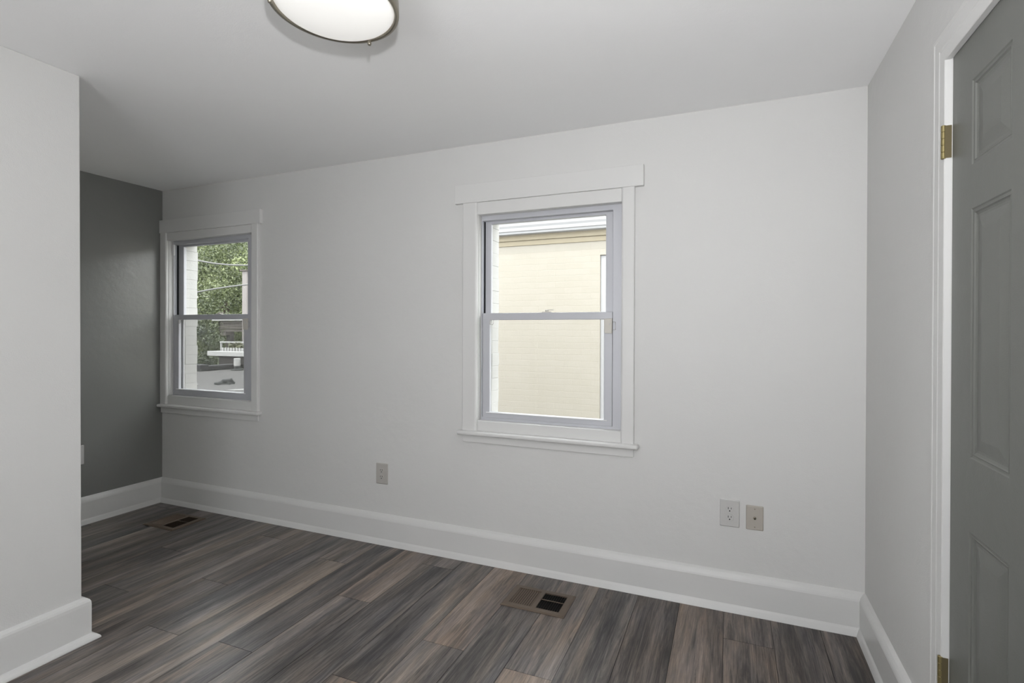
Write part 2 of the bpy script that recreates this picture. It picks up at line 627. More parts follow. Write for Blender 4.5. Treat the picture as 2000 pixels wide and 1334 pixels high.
for f in bm.faces:
    f[tl_] = -0.6
rp = random.Random(21)
g = 0.00035
for k in range(-11, 14):
    x0, x1 = PX0 + PW * k, PX0 + PW * (k + 1)
    x0c, x1c = max(x0, 0.0), min(x1, L)
    if x1c <= x0c:
        continue
    y1 = 0.0
    y0 = joint.get(k, -0.5)
    i = 0
    while y1 > YB:
        y0c = max(y0, YB)
        t, w = tones.get((k, i), (rp.uniform(-0.05, 0.05), rp.uniform(0, 0.5)))
        off = (rp.uniform(0, 50), rp.uniform(0, 50))
        a, b_, c, d = x0c + g, x1c - g, y0c + g, y1 - g
        e = 0.0007
        top = [bm.verts.new(p) for p in ((a + e, c + e, 0), (b_ - e, c + e, 0), (b_ - e, d - e, 0), (a + e, d - e, 0))]
        bot = [bm.verts.new(p) for p in ((a, c, -0.0015), (b_, c, -0.0015), (b_, d, -0.0015), (a, d, -0.0015))]
        base = [bm.verts.new((v.co.x, v.co.y, -0.0035)) for v in bot]
        fs = [bm.faces.new(top)]
        for q in range(4):
            fs.append(bm.faces.new((bot[q], bot[(q + 1) % 4], top[(q + 1) % 4], top[q])))
            fs.append(bm.faces.new((base[q], base[(q + 1) % 4], bot[(q + 1) % 4], bot[q])))
        for n_, f in enumerate(fs):
            f[tl_] = t - (0.0 if n_ == 0 else 0.12)
            f[wl_] = w
            f[sp_] = sap.get(k, 0.0) if not (k == 3 and i == 0) else 0.0
            for lp in f.loops:
                lp[uvl].uv = (lp.vert.co.x + off[0], lp.vert.co.y + off[1])
                lp[loc_].uv = ((lp.vert.co.x - x0) / PW, lp.vert.co.y)
        y1 = y0
        y0 -= PLEN
        i += 1
struct(obj('floor', bm, MF), 'grey brown wood plank laminate floor', 'floor')

# ------------------------------------------------------------------ baseboards
HB = 0.176
prof = [(0.0, HB + 0.002), (0.005, HB - 0.001), (0.012, HB - 0.007), (0.018, HB - 0.016), (0.0215, HB - 0.024), (0.0235, HB - 0.032), (0.0235, 0.034),
        (0.0250, 0.031), (0.0290, 0.024), (0.0335, 0.012), (0.0365, 0.003), (0.037, 0.0), (0.0, 0.0)]
prof_w = [(0.0, HB + 0.002), (0.007, HB), (0.014, HB - 0.004), (0.020, HB - 0.010), (0.0235, HB - 0.018), (0.0245, HB - 0.030), (0.0245, 0.026),
          (0.0285, 0.0225), (0.038, 0.017), (0.0450, 0.010), (0.0475, 0.004), (0.047, 0.0), (0.0, 0.0)]
U = (0, 0, 1)
def base(name, path, label, prof=prof):
    bm = bmesh.new()
    sweep(bm, prof, [(p, d, U) for p, d in path])
    # close the back
    return struct(obj(name, bm, MT), label, 'baseboard')
base('baseboard_window', [((0, 0, 0), (1, -1, 0)), ((L, 0, 0), (-1, -1, 0))], 'long white baseboard under both windows')
base('baseboard_left', [((0, YF, 0), (1, 1, 0)), ((0, 0, 0), (1, -1, 0))], 'short white baseboard under the dark grey wall')
base('baseboard_right', [((L, 0, 0), (-1, -1, 0)), ((L, -0.793, 0), (-1, 0, 0))], 'white baseboard between the corner and the door')
base('baseboard_partition', [((XF + .003, YB, 0), (1, 0, 0)), ((XF + .003, YF, 0), (1, 1, 0)), ((0, YF, 0), (1, 1, 0))],
     'white baseboard wrapping the end of the foreground partition', prof_w)

# ------------------------------------------------------------------ windows
def rect_frame(bm, x0, x1, z0, z1, wl, wr, wb, wt, y0, y1):
    holed(bm, x0, x1, z0, z1, [(x0 + wl, x1 - wr, z0 + wb, z1 - wt)], y0, y1)

def make_window(name, label, P):
    root = thing(name, label, 'window')
    root['kind'] = 'structure'
    xo0, xi0, xi1, xo1 = P['casing']
    zs = P['stool']      # stool top
    zc = P['cap']        # (z0, z1, x0, x1)
    op = P['open']
    # side casings with a bullnosed inner edge
    for a, b_, inner in ((xo0, xi0, 1), (xi1, xo1, 0)):
        bm = bmesh.new()
        yf = -0.020
        r = 0.012
        pr = [(a, 0.0), (a, yf + 0.003), (a + 0.003, yf)]
        if inner:
            for t in range(7):
                an = math.pi / 2 * t / 6
                pr.append((b_ - r + r * math.sin(an), yf + r - r * math.cos(an)))
            pr += [(b_, 0.030), (b_ - 0.02, 0.030), (b_ - 0.02, 0.0)]
        else:
            pr = [(b_, 0.0), (b_, yf + 0.003), (b_ - 0.003, yf)]
            for t in range(7):
                an = math.pi / 2 * t / 6
                pr.append((a + r - r * math.sin(an), yf + r - r * math.cos(an)))
            pr += [(a, 0.030), (a + 0.02, 0.030), (a + 0.02, 0.0)]
        lo = [bm.verts.new((x, y, zs)) for x, y in pr]
        hi = [bm.verts.new((x, y, zc[0])) for x, y in pr]
        n = len(pr)
        for k in range(n):
            bm.faces.new((lo[k], lo[(k + 1) % n], hi[(k + 1) % n], hi[k]))
        bm.faces.new(lo)
        bm.faces.new(hi)
        obj('window_casing', bm, MT, root)
    obj('head_board', mkbox(zc[2], zc[3], -0.0245, 0.0, zc[0], zc[1]), MT, root, bevel=0.002)
    obj('head_jamb', mkbox(xi0 - 0.001, xi1 + 0.001, -0.014, 0.05, op[3] - 0.003, zc[0] + 0.001), MT, root, bevel=0.004)
    obj('sub_sill', mkbox(xi0 - 0.001, xi1 + 0.001, -0.006, 0.05, zs - 0.02, op[2] + 0.006), MT, root, bevel=0.003)
    obj('window_stool', mkbox(P['stoolx'][0], P['stoolx'][1], -0.046, 0.02, zs - 0.0235, zs), MT, root, bevel=0.009, seg=4)
    obj('window_apron', mkbox(xo0, xo1 - 0.002, -0.013, 0.0, zs - 0.067, zs - 0.022), MT, root, bevel=0.002)
    # aluminium master frame
    bm = bmesh.new()
    s0, s1 = P['sash']
    rect_frame(bm, op[0] + .001, op[1] - .001, op[2] + .002, op[3] - .002, s0 - op[0] - .003, op[1] - s1 - .003, 0.018, 0.028, 0.030, 0.099)
    obj('aluminium_frame', bm, MA, root, bevel=0.0015)
    bm = bmesh.new()
    rect_frame(bm, s0 - .004, s1 + .004, op[2] + .012, op[3] - .024, 0.0045, 0.0045, 0.003, 0.005, 0.052, 0.098)
    obj('weather_seal', bm, MAD, root)
    zm0, zm1 = P['meet']
    # lower sash (inner track)
    bm = bmesh.new()
    zb = op[2] + 0.019
    sw = P['stile']
    rect_frame(bm, s0, s1, zb, zm1, sw, sw, P['gb'] - zb, zm1 - zm0, 0.033, 0.055)
    ls = obj('lower_sash', bm, MA, root, bevel=0.002)
    obj('glass_pane', mkbox(s0 + sw - .004, s1 - sw + .004, 0.043, 0.046, P['gb'] - .004, zm0 + .004), MGL, ls)
    obj('glazing_bead', mkbox(s0 + sw * .55, s1 - sw * .55, 0.0265, 0.034, P['gb'] - 0.006, P['gb'] - 0.001), MWHT, ls, bevel=0.0015)
    # upper sash (outer track)
    bm = bmesh.new()
    rect_frame(bm, s0 + .002, s1 - .002, zm0 + 0.004, op[3] - 0.029, P['us'], sw * .9, zm1 - zm0 - 0.010, op[3] - 0.029 - P['gt'], 0.062, 0.084)
    us = obj('upper_sash', bm, MA, root, bevel=0.002)
    obj('glass_pane', mkbox(s0 + P['us'] - .004, s1 - sw * .9 + .004, 0.072, 0.075, zm1 - 0.01, P['gt'] + .004), MGL, us)
    # half insect screen outside the lower sash
    bm = bmesh.new()
    rect_frame(bm, s0 + .004, s1 - .004, op[2] + 0.02, zm1 - 0.006, 0.018, 0.018, 0.018, 0.012, 0.087, 0.093)
    sf = obj('screen_frame', bm, MWHT, root, bevel=0.001)
    obj('screen_mesh', mkbox(s0 + .02, s1 - .02, 0.0895, 0.0898, op[2] + 0.036, zm1 - 0.016), P['screen'], sf)
    # sash lock in the middle of the meeting rail
    xm = P['lock']
    bm = mkbox(xm - 0.032, xm + 0.022, 0.038, 0.060, zm1 - 0.001, zm1 + 0.006)
    lk = obj('sash_lock', bm, MLATCH, ls, bevel=0.002)
    bm = bmesh.new()
    lathe(bm, [(0.0, 0.016), (0.008, 0.015), (0.010, 0.010), (0.010, 0.005)], 16, (xm - 0.006, 0.048, zm1))
    box(bm, xm - 0.002, xm + 0.036, 0.043, 0.050, zm1 + 0.011, zm1 + 0.016)
    obj('lock_lever', bm, MLATCH, ls, bevel=0.001)
    # plastic corner guard on the right of the lower sash
    lx = s1
    bm = bmesh.new()
    pts = [(lx - 0.042, zm0 + 0.003), (lx, zm0 + 0.006), (lx, zm1 - 0.110), (lx - 0.034, zm1 - 0.110), (lx - 0.039, zm1 - 0.104)]
    f_ = [bm.verts.new((x, 0.022, z)) for x, z in pts]
    b2 = [bm.verts.new((x, 0.036, z)) for x, z in pts]
    for k in range(len(pts)):
        k2 = (k + 1) % len(pts)
        bm.faces.new((f_[k], f_[k2], b2[k2], b2[k]))
    bm.faces.new(f_)
    bm.faces.new(b2)
    cg = obj('corner_bracket', bm, MLATCH, ls, bevel=0.002)
    bm = bmesh.new()
    tube(bm, [(lx - 0.012, 0.023, zm0 - 0.024), (lx - 0.012, 0.018, zm0 - 0.024)], 0.004, 12)
    obj('bracket_screw', bm, MP, ls)
    bm = bmesh.new()
    tube(bm, [(lx + 0.004, 0.026, zm1 - 0.052), (lx + 0.017, 0.024, zm1 - 0.052), (lx + 0.018, 0.024, zm1 - 0.092), (lx + 0.006, 0.026, zm1 - 0.092)], 0.0013, 6)
    obj('wire_hook', bm, MNI, root)
    bm = bmesh.new()
    tube(bm, [(s0 + sw + 0.002, 0.031, zm0), (s0 + sw + 0.002, 0.031, zm0 - 0.024), (s0 + sw + 0.018, 0.031, zm0 - 0.026), (s0 + sw + 0.024, 0.031, zm0 - 0.020), (s0 + sw + 0.024, 0.031, zm0 + .001)], 0.0011, 6)
    obj('wire_loop', bm, MNI, ls)
    return root

w2 = make_window('window_2', 'white cased sash window in the middle, looking onto the cream brick wall', dict(
    casing=(2.573, 2.662, 3.466, 3.531), open=W2, cap=(2.000, 2.1045, 2.525, 3.575), stool=0.730, stoolx=(2.550, 3.555),
    sash=(2.674, 3.412), meet=(1.347, 1.386), gb=0.832, gt=1.890, stile=0.044, us=0.036, lock=3.058, screen=MSCR2))
w1 = make_window('window_1', 'white cased sash window at the far left beside the dark grey wall', dict(
    casing=(0.002, 0.070, 0.936, 1.000), open=W1, cap=(2.008, 2.104, 0.001, 1.026), stool=0.733, stoolx=(0.001, 1.022),
    sash=(0.088, 0.852), meet=(1.362, 1.399), gb=0.846, gt=1.912, stile=0.044, us=0.055, lock=0.55, screen=MSCR1))
obj('track_strip', mkbox(0.0775, 0.0850, 0.0285, 0.0305, 1.400, 1.845), MWHT, w1)
obj('balance_cover', mkbox(0.078, 0.098, 0.020, 0.031, 1.845, 1.925), MWHT, w1, bevel=0.001)

# ------------------------------------------------------------------ door, casing, hinges
dr = thing('door_1', 'grey six-panel door with brass hinges in the right wall', 'door')
dr['kind'] = 'structure'
bm = bmesh.new()
XD = L + 0.001
cols = [(-1.190, -1.002), (-1.484, -1.296)]
rows = [(0.215, 0.804), (0.982, 1.584), (1.690, 1.894)]
holes = [(a, b_, c, d) for a, b_ in cols for c, d in rows]
us_ = sorted(set([DY1, DY0] + [v for h in holes for v in h[:2]]))
vs_ = sorted(set([0.008, DTOP] + [v for h in holes for v in h[2:]]))
for i in range(len(us_) - 1):
    for j in range(len(vs_) - 1):
        um, vm = (us_[i] + us_[i + 1]) / 2, (vs_[j] + vs_[j + 1]) / 2
        if any(h[0] < um < h[1] and h[2] < vm < h[3] for h in holes):
            continue
        bm.faces.new([bm.verts.new((XD, u, v)) for u, v in ((us_[i], vs_[j]), (us_[i + 1], vs_[j]), (us_[i + 1], vs_[j + 1]), (us_[i], vs_[j + 1]))])
loops = [(0, 0), (0.003, 0.0026), (0.008, 0.0032), (0.010, 0.0022), (0.013, 0.0052), (0.018, 0.0068), (0.024, 0.0068), (0.052, 0.002), (0.054, 0.002)]
for a, b_, c, d in holes:
    prev = None
    for ins, dep in loops:
        ring = [bm.verts.new((XD + dep, y, z)) for y, z in ((a + ins, c + ins), (b_ - ins, c + ins), (b_ - ins, d - ins), (a + ins, d - ins))]
        if prev:
            for k in range(4):
                bm.faces.new((prev[k], prev[(k + 1) % 4], ring[(k + 1) % 4], ring[k]))
        prev = ring
    bm.faces.new(prev)
XB = XD + 0.035
box(bm, XD + 0.012, XB, DY1, DY0, 0.008, DTOP)
for (y0, z0), (y1, z1) in (((DY1, .008), (DY0, .008)), ((DY0, .008), (DY0, DTOP)), ((DY0, DTOP), (DY1, DTOP)), ((DY1, DTOP), (DY1, .008))):
    bm.faces.new([bm.verts.new(p) for p in ((XD, y0, z0), (XD, y1, z1), (XD + 0.013, y1, z1), (XD + 0.013, y0, z0))])
obj('door_leaf', bm, MD, dr)
for zt in (1.833, 0.426):
    bm = bmesh.new()
    hx, hy = L - 0.0165, -0.8800
    zb = zt - 0.089
    seg = 5
    for k in range(seg):
        a, b_ = zb + 0.089 * k / seg + 0.0005, zb + 0.089 * (k + 1) / seg - 0.0005
        lathe(bm, [(0, a), (0.0048, a), (0.0055, a + 0.0008), (0.0055, b_ - 0.0008), (0.0048, b_), (0, b_)], 16, (hx, hy, 0))
    lathe(bm, [(0, zb + .001), (0.0040, zb + .001), (0.0040, zt - .001), (0, zt - .001)], 12, (hx, hy, 0))
    hg = obj('hinge', bm, MBR, dr, smooth=False)
    hg['label'] = 'polished brass hinge'
    bm = bmesh.new()
    box(bm, L - 0.0165, L + 0.0, -0.8850, -0.8830, zb + .002, zt - .002)
    obj('hinge_leaf', bm, MBR2, hg)
bm = bmesh.new()
lathe(bm, [(0, 0), (0.032, 0), (0.032, 0.004), (0.012, 0.008), (0.010, 0.03), (0.024, 0.04), (0.028, 0.052), (0.020, 0.062), (0, 0.064)], 24)
kb = obj('door_knob', bm, MBR, dr, smooth=True)
kb.location = (XD, -1.53, 0.93)
kb.rotation_euler = (0, -math.pi / 2, 0)

# casing round the door: swept profile (across width, proud of wall)
cp = [(0.0, 0.0), (0.0, 0.0130), (0.004, 0.0150), (0.012, 0.0150), (0.015, 0.0138), (0.032, 0.0142), (0.046, 0.0146), (0.049, 0.0134), (0.053, 0.0134), (0.057, 0.0152), (0.086, 0.0150), (0.088, 0.0135), (0.088, 0.0)]
bm = bmesh.new()
CO = -0.794   # outer edge (near the corner)
CT = 2.093
CO2 = DY1 - (DY0 - CO) - 0.004 + 0.000
rings = []
for (y, z, dy, dz) in ((CO, 0.0, -1, 0), (CO, CT, -1, -1), (CO2, CT, 1, -1), (CO2, 0.0, 1, 0)):
    rings.append([bm.verts.new((L - b_, y + dy * a, z + dz * a)) for a, b_ in cp])
for A, B in zip(rings[:-1], rings[1:]):
    for k in range(len(cp) - 1):
        bm.faces.new((A[k], A[k + 1], B[k + 1], B[k]))
bm.faces.new(rings[0])
bm.faces.new(list(reversed(rings[-1])))
struct(obj('trim_1', bm, MT), 'white moulded casing around the grey door', 'trim')

# ------------------------------------------------------------------ wall plates
def rrect(cx, cz, w, h, r, n=5):
    pts = []
    for sx, sz, a0 in ((1, 1, 0), (-1, 1, 90), (-1, -1, 180), (1, -1, 270)):
        for k in range(n):
            a = math.radians(a0 + 90 * k / (n - 1))
            pts.append((cx + sx * (w / 2 - r) + r * math.cos(a), cz + sz * (h / 2 - r) + r * math.sin(a)))
    return pts

def plate_bm(w, h, t, r=0.004, ch=0.004):
    bm = bmesh.new()
    loops_ = [(rrect(0, 0, w, h, r), 0.0), (rrect(0, 0, w, h, r), -t * 0.45), (rrect(0, 0, w - ch, h - ch, r * 0.8), -t * 0.85), (rrect(0, 0, w - 2.2 * ch, h - 2.2 * ch, r * 0.6), -t)]
    prev = None
    for pts, y in loops_:
        ring = [bm.verts.new((x, y, z)) for x, z in pts]
        if prev:
            n = len(ring)
            for k in range(n):
                bm.faces.new((prev[k], prev[(k + 1) % n], ring[(k + 1) % n], ring[k]))
        prev = ring
    bm.faces.new(prev)
    return bm

def prism(bm, pts, y0, y1):
    a = [bm.verts.new((x, y0, z)) for x, z in pts]
    b_ = [bm.verts.new((x, y1, z)) for x, z in pts]
    n = len(pts)
    for k in range(n):
        bm.faces.new((a[k], a[(k + 1) % n], b_[(k + 1) % n], b_[k]))
    bm.faces.new(a)
    bm.faces.new(b_)

def duplex(label, loc, rotz, mat, w=0.085, h=0.126):
    t = thing('wall_outlet', label, 'outlet', loc, rotz)
    obj('cover_plate', plate_bm(w, h, 0.0065), mat, t)
    for dz in (0.0195, -0.0195):
        bm = bmesh.new()
        pts = []
        for k in range(32):
            a = 2 * math.pi * k / 32
            x, z = 0.0172 * math.cos(a), 0.0172 * math.sin(a)
            z = max(-0.0142, min(0.0142, z))
            pts.append((x, z + dz))
        prism(bm, pts, -0.0060, -0.0085)
        rc = obj('receptacle', bm, mat, t, bevel=0.0006)
        bm = bmesh.new()
        box(bm, -0.0078, -0.0052, -0.0089, -0.0080, dz - 0.001, dz + 0.0085)
        box(bm, 0.0052, 0.0076, -0.0089, -0.0080, dz + 0.0002, dz + 0.0078)
        prism(bm, [(0.0030 * math.cos(2 * math.pi * k / 12), dz - 0.0080 + 0.0030 * math.sin(2 * math.pi * k / 12)) for k in range(12)], -0.0080, -0.0089)
        obj('socket_slots', bm, MSLOT, rc)
    bm = bmesh.new()
    prism(bm, [(0.0028 * math.cos(2 * math.pi * k / 12), 0.0028 * math.sin(2 * math.pi * k / 12)) for k in range(12)], -0.006, -0.0074)
    obj('plate_screw', bm, mat, t)
    return t

duplex('white duplex outlet low on the wall below and right of the middle window', (3.972, 0, 0.4455), 0, MP)
duplex('grey-white duplex outlet low on the wall between the two windows', (2.014, 0, 0.4185), 0, MP3)
duplex('pale outlet plate on the dark grey wall, half hidden behind the partition', (0.0, -0.545, 0.459), math.radians(90), MP)

t = thing('cable_jack', 'beige cable socket plate beside the white outlet', 'wall socket', (4.078, 0, 0.437))
obj('cover_plate', plate_bm(0.073, 0.111, 0.0055), MP2, t)
bm = bmesh.new()
prism(bm, [(0.0075 * math.cos(math.pi * k / 3), 0.0075 * math.sin(math.pi * k / 3)) for k in range(6)], -0.005, -0.0085)
tube(bm, [(0, -0.008, 0), (0, -0.0165, 0)], 0.0048, 16)
cj = obj('coaxial_connector', bm, MNI, t)
cj['label'] = 'dark metal threaded connector'
bm = bmesh.new()
tube(bm, [(0, -0.0160, 0), (0, -0.0169, 0)], 0.003, 12)
obj('connector_hole', bm, MSLOT, cj)
for dz in (0.041, -0.041):
    bm = bmesh.new()
    tube(bm, [(0, -0.005, dz), (0, -0.0072, dz)], 0.0030, 12)
    obj('plate_screw', bm, MNI, t)

# ------------------------------------------------------------------ floor registers
def register(label, loc, w, d):
    t = thing('floor_register', label, 'floor vent', loc)
    bm = bmesh.new()
    w2_, d2 = w / 2, d / 2
    bx = 0.033
    bar = 0.0105
    ox0, ox1 = -w2_ + bx, w2_ - bx
    oy0, oy1 = -d2 + 0.030, d2 - 0.030
    hs = [(ox0, -bar, oy0, oy1), (bar, ox1, oy0, oy1)]
    zt = 0.0065
    # top face with openings, sloping rim
    us_ = sorted([-w2_ + 0.008, w2_ - 0.008, ox0, -bar, bar, ox1])
    vs_ = sorted([-d2 + 0.008, d2 - 0.008, oy0, oy1])
    for i in range(len(us_) - 1):
        for j in range(len(vs_) - 1):
            um, vm = (us_[i] + us_[i + 1]) / 2, (vs_[j] + vs_[j + 1]) / 2
            if any(h[0] < um < h[1] and h[2] < vm < h[3] for h in hs):
                continue
            bm.faces.new([bm.verts.new((u, v, zt)) for u, v in ((us_[i], vs_[j]), (us_[i + 1], vs_[j]), (us_[i + 1], vs_[j + 1]), (us_[i], vs_[j + 1]))])
    for h in hs:
        q = [(h[0], h[2]), (h[1], h[2]), (h[1], h[3]), (h[0], h[3])]
        for k in range(4):
            (a, b_), (c, d_) = q[k], q[(k + 1) % 4]
            bm.faces.new([bm.verts.new(p) for p in ((a, b_, zt), (c, d_, zt), (c, d_, 0.0008), (a, b_, 0.0008))])
    e = 0.008
    qi = [(-w2_ + e, -d2 + e), (w2_ - e, -d2 + e), (w2_ - e, d2 - e), (-w2_ + e, d2 - e)]
    qo = [(-w2_, -d2), (w2_, -d2), (w2_, d2), (-w2_, d2)]
    for k in range(4):
        k2 = (k + 1) % 4
        bm.faces.new([bm.verts.new(p) for p in ((*qi[k], zt), (*qi[k2], zt), (*qo[k2], 0.002), (*qo[k], 0.002))])
        bm.faces.new([bm.verts.new(p) for p in ((*qo[k], 0.002), (*qo[k2], 0.002), (*qo[k2], 0.0002), (*qo[k], 0.0002))])
    obj('register_frame', bm, MREG, t)
    obj('duct_shade_sheet', mkbox(ox0 - .004, ox1 + .004, oy0 - .004, oy1 + .004, 0.0002, 0.0007), MBLACK, t)  # flat black sheet stands in for the shade down the duct
    for bank, (h0, h1) in enumerate(((ox0, -bar), (bar, ox1))):
        bm = bmesh.new()
        n = 10
        p = (h1 - h0) / n
        for k in range(n + (1 if bank else 0)):
            x = h0 + p * k + (0.001 if bank == 0 else 0.0)
            if bank == 0:      # blades leaning away: their broad side shows
                a, b_ = (x + 0.0004, 0.0055), (x + 0.0066, 0.0012)
            else:              # blades leaning towards the camera: only their edges show
                a, b_ = (x - 0.0022, 0.0012), (x + 0.0008, 0.0057)
            a = (max(a[0], h0), a[1]); b_ = (min(b_[0], h1), b_[1])
            th = 0.0006
            v = [bm.verts.new((q[0] + s, y, q[1] + s)) for y in (oy0, oy1) for q in (a, b_) for s in (0, th)]
            for f in ((0, 1, 3, 2), (4, 6, 7, 5), (0, 2, 6, 4), (1, 5, 7, 3), (0, 4, 5, 1), (2, 3, 7, 6)):
                bm.faces.new([v[i] for i in f])
        if bank:
            ym = (oy0 + oy1) / 2 + 0.010
            box(bm, h0, h1, ym - 0.0018, ym + 0.0018, 0.0030, 0.0062)
        obj('louver_bank', bm, MREG, t)
    return t
register('brown floor vent in the planks below the middle window', (3.128, -0.270, 0), 0.312, 0.203)
register('brown floor vent in the far corner below the left window', (0.522, -0.250, 0), 0.285, 0.232)

# ------------------------------------------------------------------ ceiling light
LX, LY = 2.910, -1.388
lamp = thing('ceiling_light', 'round frosted glass ceiling light with a brushed nickel ring', 'ceiling light', (LX, LY, H))
bm = bmesh.new()
lathe(bm, [(0.150, 0.0), (0.152, -0.012), (0.160, -0.050), (0.174, -0.068), (0.1785, -0.082), (0.1795, -0.100), (0.1795, -0.116), (0.1780, -0.121), (0.172, -0.1225), (0.1675, -0.121),
           (0.1655, -0.114), (0.163, -0.095), (0.152, -0.055), (0.146, -0.010), (0.146, 0.0)], 96, close=True)
obj('metal_ring', bm, MNI, lamp, smooth=True)
bm = bmesh.new()
pr = []
for k in range(15):
    a = math.pi / 2 * k / 14
    pr.append((0.1665 * math.cos(a) if k < 14 else 0.0, -0.110 - 0.045 * math.sin(a)))
lathe(bm, [(0.160, -0.100)] + pr, 96)
obj('glass_bowl', bm, MBOWL, lamp, smooth=True)
bm = bmesh.new()
lathe(bm, [(0.0, -0.001), (0.145, -0.001), (0.145, -0.006), (0, -0.006)], 64)
obj('ceiling_pan', bm, MWHT, lamp)
for ang in (-142, 94.5, -24):
    a = math.radians(ang)
    bm = bmesh.new()
    lathe(bm, [(0, -0.108), (0.0062, -0.108), (0.0062, -0.124), (0.0035, -0.126), (0.0035, -0.129), (0.0058, -0.132), (0.0066, -0.1365), (0.0052, -0.141), (0, -0.1435)], 20,
          (0.1690 * math.cos(a), 0.1690 * math.sin(a), 0.0065))
    obj('finial', bm, MNI, lamp, smooth=True)

# ================================================================== outside
# ground far below
bm = mkbox(-40, 40, 0.2, 60, -3.3, -3.2)
struct(obj('ground', bm, MGRD), 'yard ground far below the windows', 'ground')

# neighbouring cream brick house
NY = 3.2
NX0 = -0.6
nh = thing('brick_house', 'cream painted brick house seen through the middle window', 'house', (3.0, NY, -3.2))
def rel(o, root):
    o.parent = root
    o.location = -Vector(root.location)
    return o
bm = bmesh.new()
NWIN = (2.585, 3.45, 0.15, 2.165)
holed(bm, NX0, 9.0, -3.2, 2.42, [NWIN], NY, NY + 0.3)
rel(obj('house_wall', bm, MBK), nh)
bm = bmesh.new()
box(bm, NX0, 9.0, NY - 0.030, NY + 0.1, 2.385, 2.46)
box(bm, NX0, 9.0, NY - 0.012, NY + 0.1, 2.325, 2.387)
rel(obj('brick_corbel', bm, MCORB, bevel=0.006), nh)
bm = bmesh.new()
gp = [(0.0, 2.60), (-0.135, 2.60), (-0.135, 2.585), (-0.120, 2.578), (-0.118, 2.545), (-0.105, 2.520), (-0.100, 2.485), (-0.085, 2.478), (-0.080, 2.455), (0.0, 2.450)]
a = [bm.verts.new((NX0 - 0.1, NY - 0.02 + y, z)) for y, z in gp]
b_ = [bm.verts.new((9.0, NY - 0.02 + y, z)) for y, z in gp]
for k in range(len(gp)):
    k2 = (k + 1) % len(gp)
    bm.faces.new((a[k], a[k2], b_[k2], b_[k]))
bm.faces.new(a)
bm.faces.new(b_)
rel(obj('roof_gutter', bm, MGUT), nh)
bm = bmesh.new()
v = [bm.verts.new(p) for p in ((NX0 - .1, NY - .13, 2.602), (9, NY - .13, 2.602), (9, NY + 4, 3.3), (NX0 - .1, NY + 4, 3.3), (NX0 - .1, NY - .13, 2.63), (9, NY - .13, 2.63), (9, NY + 4, 3.33), (NX0 - .1, NY + 4, 3.33))]
for f in ((0, 1, 2, 3), (4, 5, 6, 7), (0, 1, 5, 4), (1, 2, 6, 5), (2, 3, 7, 6), (3, 0, 4, 7)):
    bm.faces.new([v[i] for i in f])
rel(obj('house_roof', bm, MDARK), nh)
bm = bmesh.new()
rect_frame(bm, NWIN[0] + .002, NWIN[1] - .002, NWIN[2] + .002, NWIN[3] - .002, 0.085, 0.085, 0.09, 0.07, NY + 0.02, NY + 0.12)
box(bm, NWIN[0] + .06, NWIN[1] - .06, NY + 0.04, NY + 0.10, 1.12, 1.18)
hw = rel(obj('house_window', bm, MGUT, bevel=0.004), nh)
hp = obj('window_pane', mkbox(NWIN[0] + .06, NWIN[1] - .06, NY + 0.07, NY + 0.075, NWIN[2] + .06, NWIN[3] - .05), MGUT)
hp.data.materials.clear()
hp.data.materials.append(paint('curtained_pane', (206, 212, 216), 0.15, 0, 10, 0.02, k=OUT))
hp.parent = hw
bm = mkbox(NX0, 9.0, NY + 0.301, NY + 3.9, -3.2, 2.58)
rel(obj('rear_walls', bm, MBK), nh)

# lower flat roof between the houses
fr = thing('flat_roof', 'grey asphalt flat roof below the left window', 'roof', (-6, 4, -3.2))
rel(obj('roof_deck', mkbox(-13, -0.7, 0.5, 6.5, -3.2, 0.35), MASPH), fr)
bm = bmesh.new()
box(bm, -10.5, -7.15, 5.42, 5.62, 0.35, 0.50)
box(bm, -7.35, -7.15, 5.62, 6.5, 0.35, 0.47)
rel(obj('roof_curb', bm, MDARK, bevel=0.02), fr)

rw = thing('roof_wall', 'low dark wall with a white cap at the end of the flat roof', 'wall', (-6.8, 6.6, -3.2))
rel(obj('wall_panel', mkbox(-8.05, -4.6, 6.55, 6.75, -3.2, 0.64), MBRN), rw)
o = rel(obj('white_cap', mkbox(-8.36, -4.6, 6.46, 6.80, 0.635, 0.755), MPVC, bevel=0.01), rw)
bm = bmesh.new()
for k in range(34):
    x = -8.15 + k * 0.1
    box(bm, x, x + 0.06, 6.70, 6.72, 0.75, 0.84)
rel(obj('white_pickets', bm, MPVC), rw)

vp = thing('vent_pipe', 'short white vent pipe standing on the flat roof', 'pipe', (-6.72, 6.0, 0.35))
bm = bmesh.new()
lathe(bm, [(0, 0.10), (0.068, 0.10), (0.07, 0.12), (0.07, 0.27), (0.06, 0.28), (0, 0.28)], 24)
obj('pipe_cap', bm, MPVC, vp)
bm = bmesh.new()
lathe(bm, [(0, 0), (0.13, 0), (0.13, 0.02), (0.07, 0.04), (0.06, 0.10), (0, 0.10)], 24)
obj('pipe_boot', bm, MRUB, vp)

bm = bmesh.new()
bmesh.ops.create_icosphere(bm, subdivisions=3, radius=1.0)
for v in bm.verts:
    n_ = noise.noise(v.co * 1.7)
    v.co = Vector((v.co.x * (0.17 + 0.05 * n_), v.co.y * 0.09 * (1 + n_), max(0, v.co.z * (0.085 + 0.05 * n_ + 0.03 * v.co.x))))
for v in bm.verts:
    v.co.z = min(v.co.z, 0.045) if v.co.x < -0.08 else v.co.z
o = obj('roofing_scrap', bm, MRUB, smooth=True)
o.location = (-4.15, 3.72, 0.35)
o.rotation_euler = (0, 0, 0.5)
tag(o, 'crumpled black scrap lying on the flat roof', 'scrap')

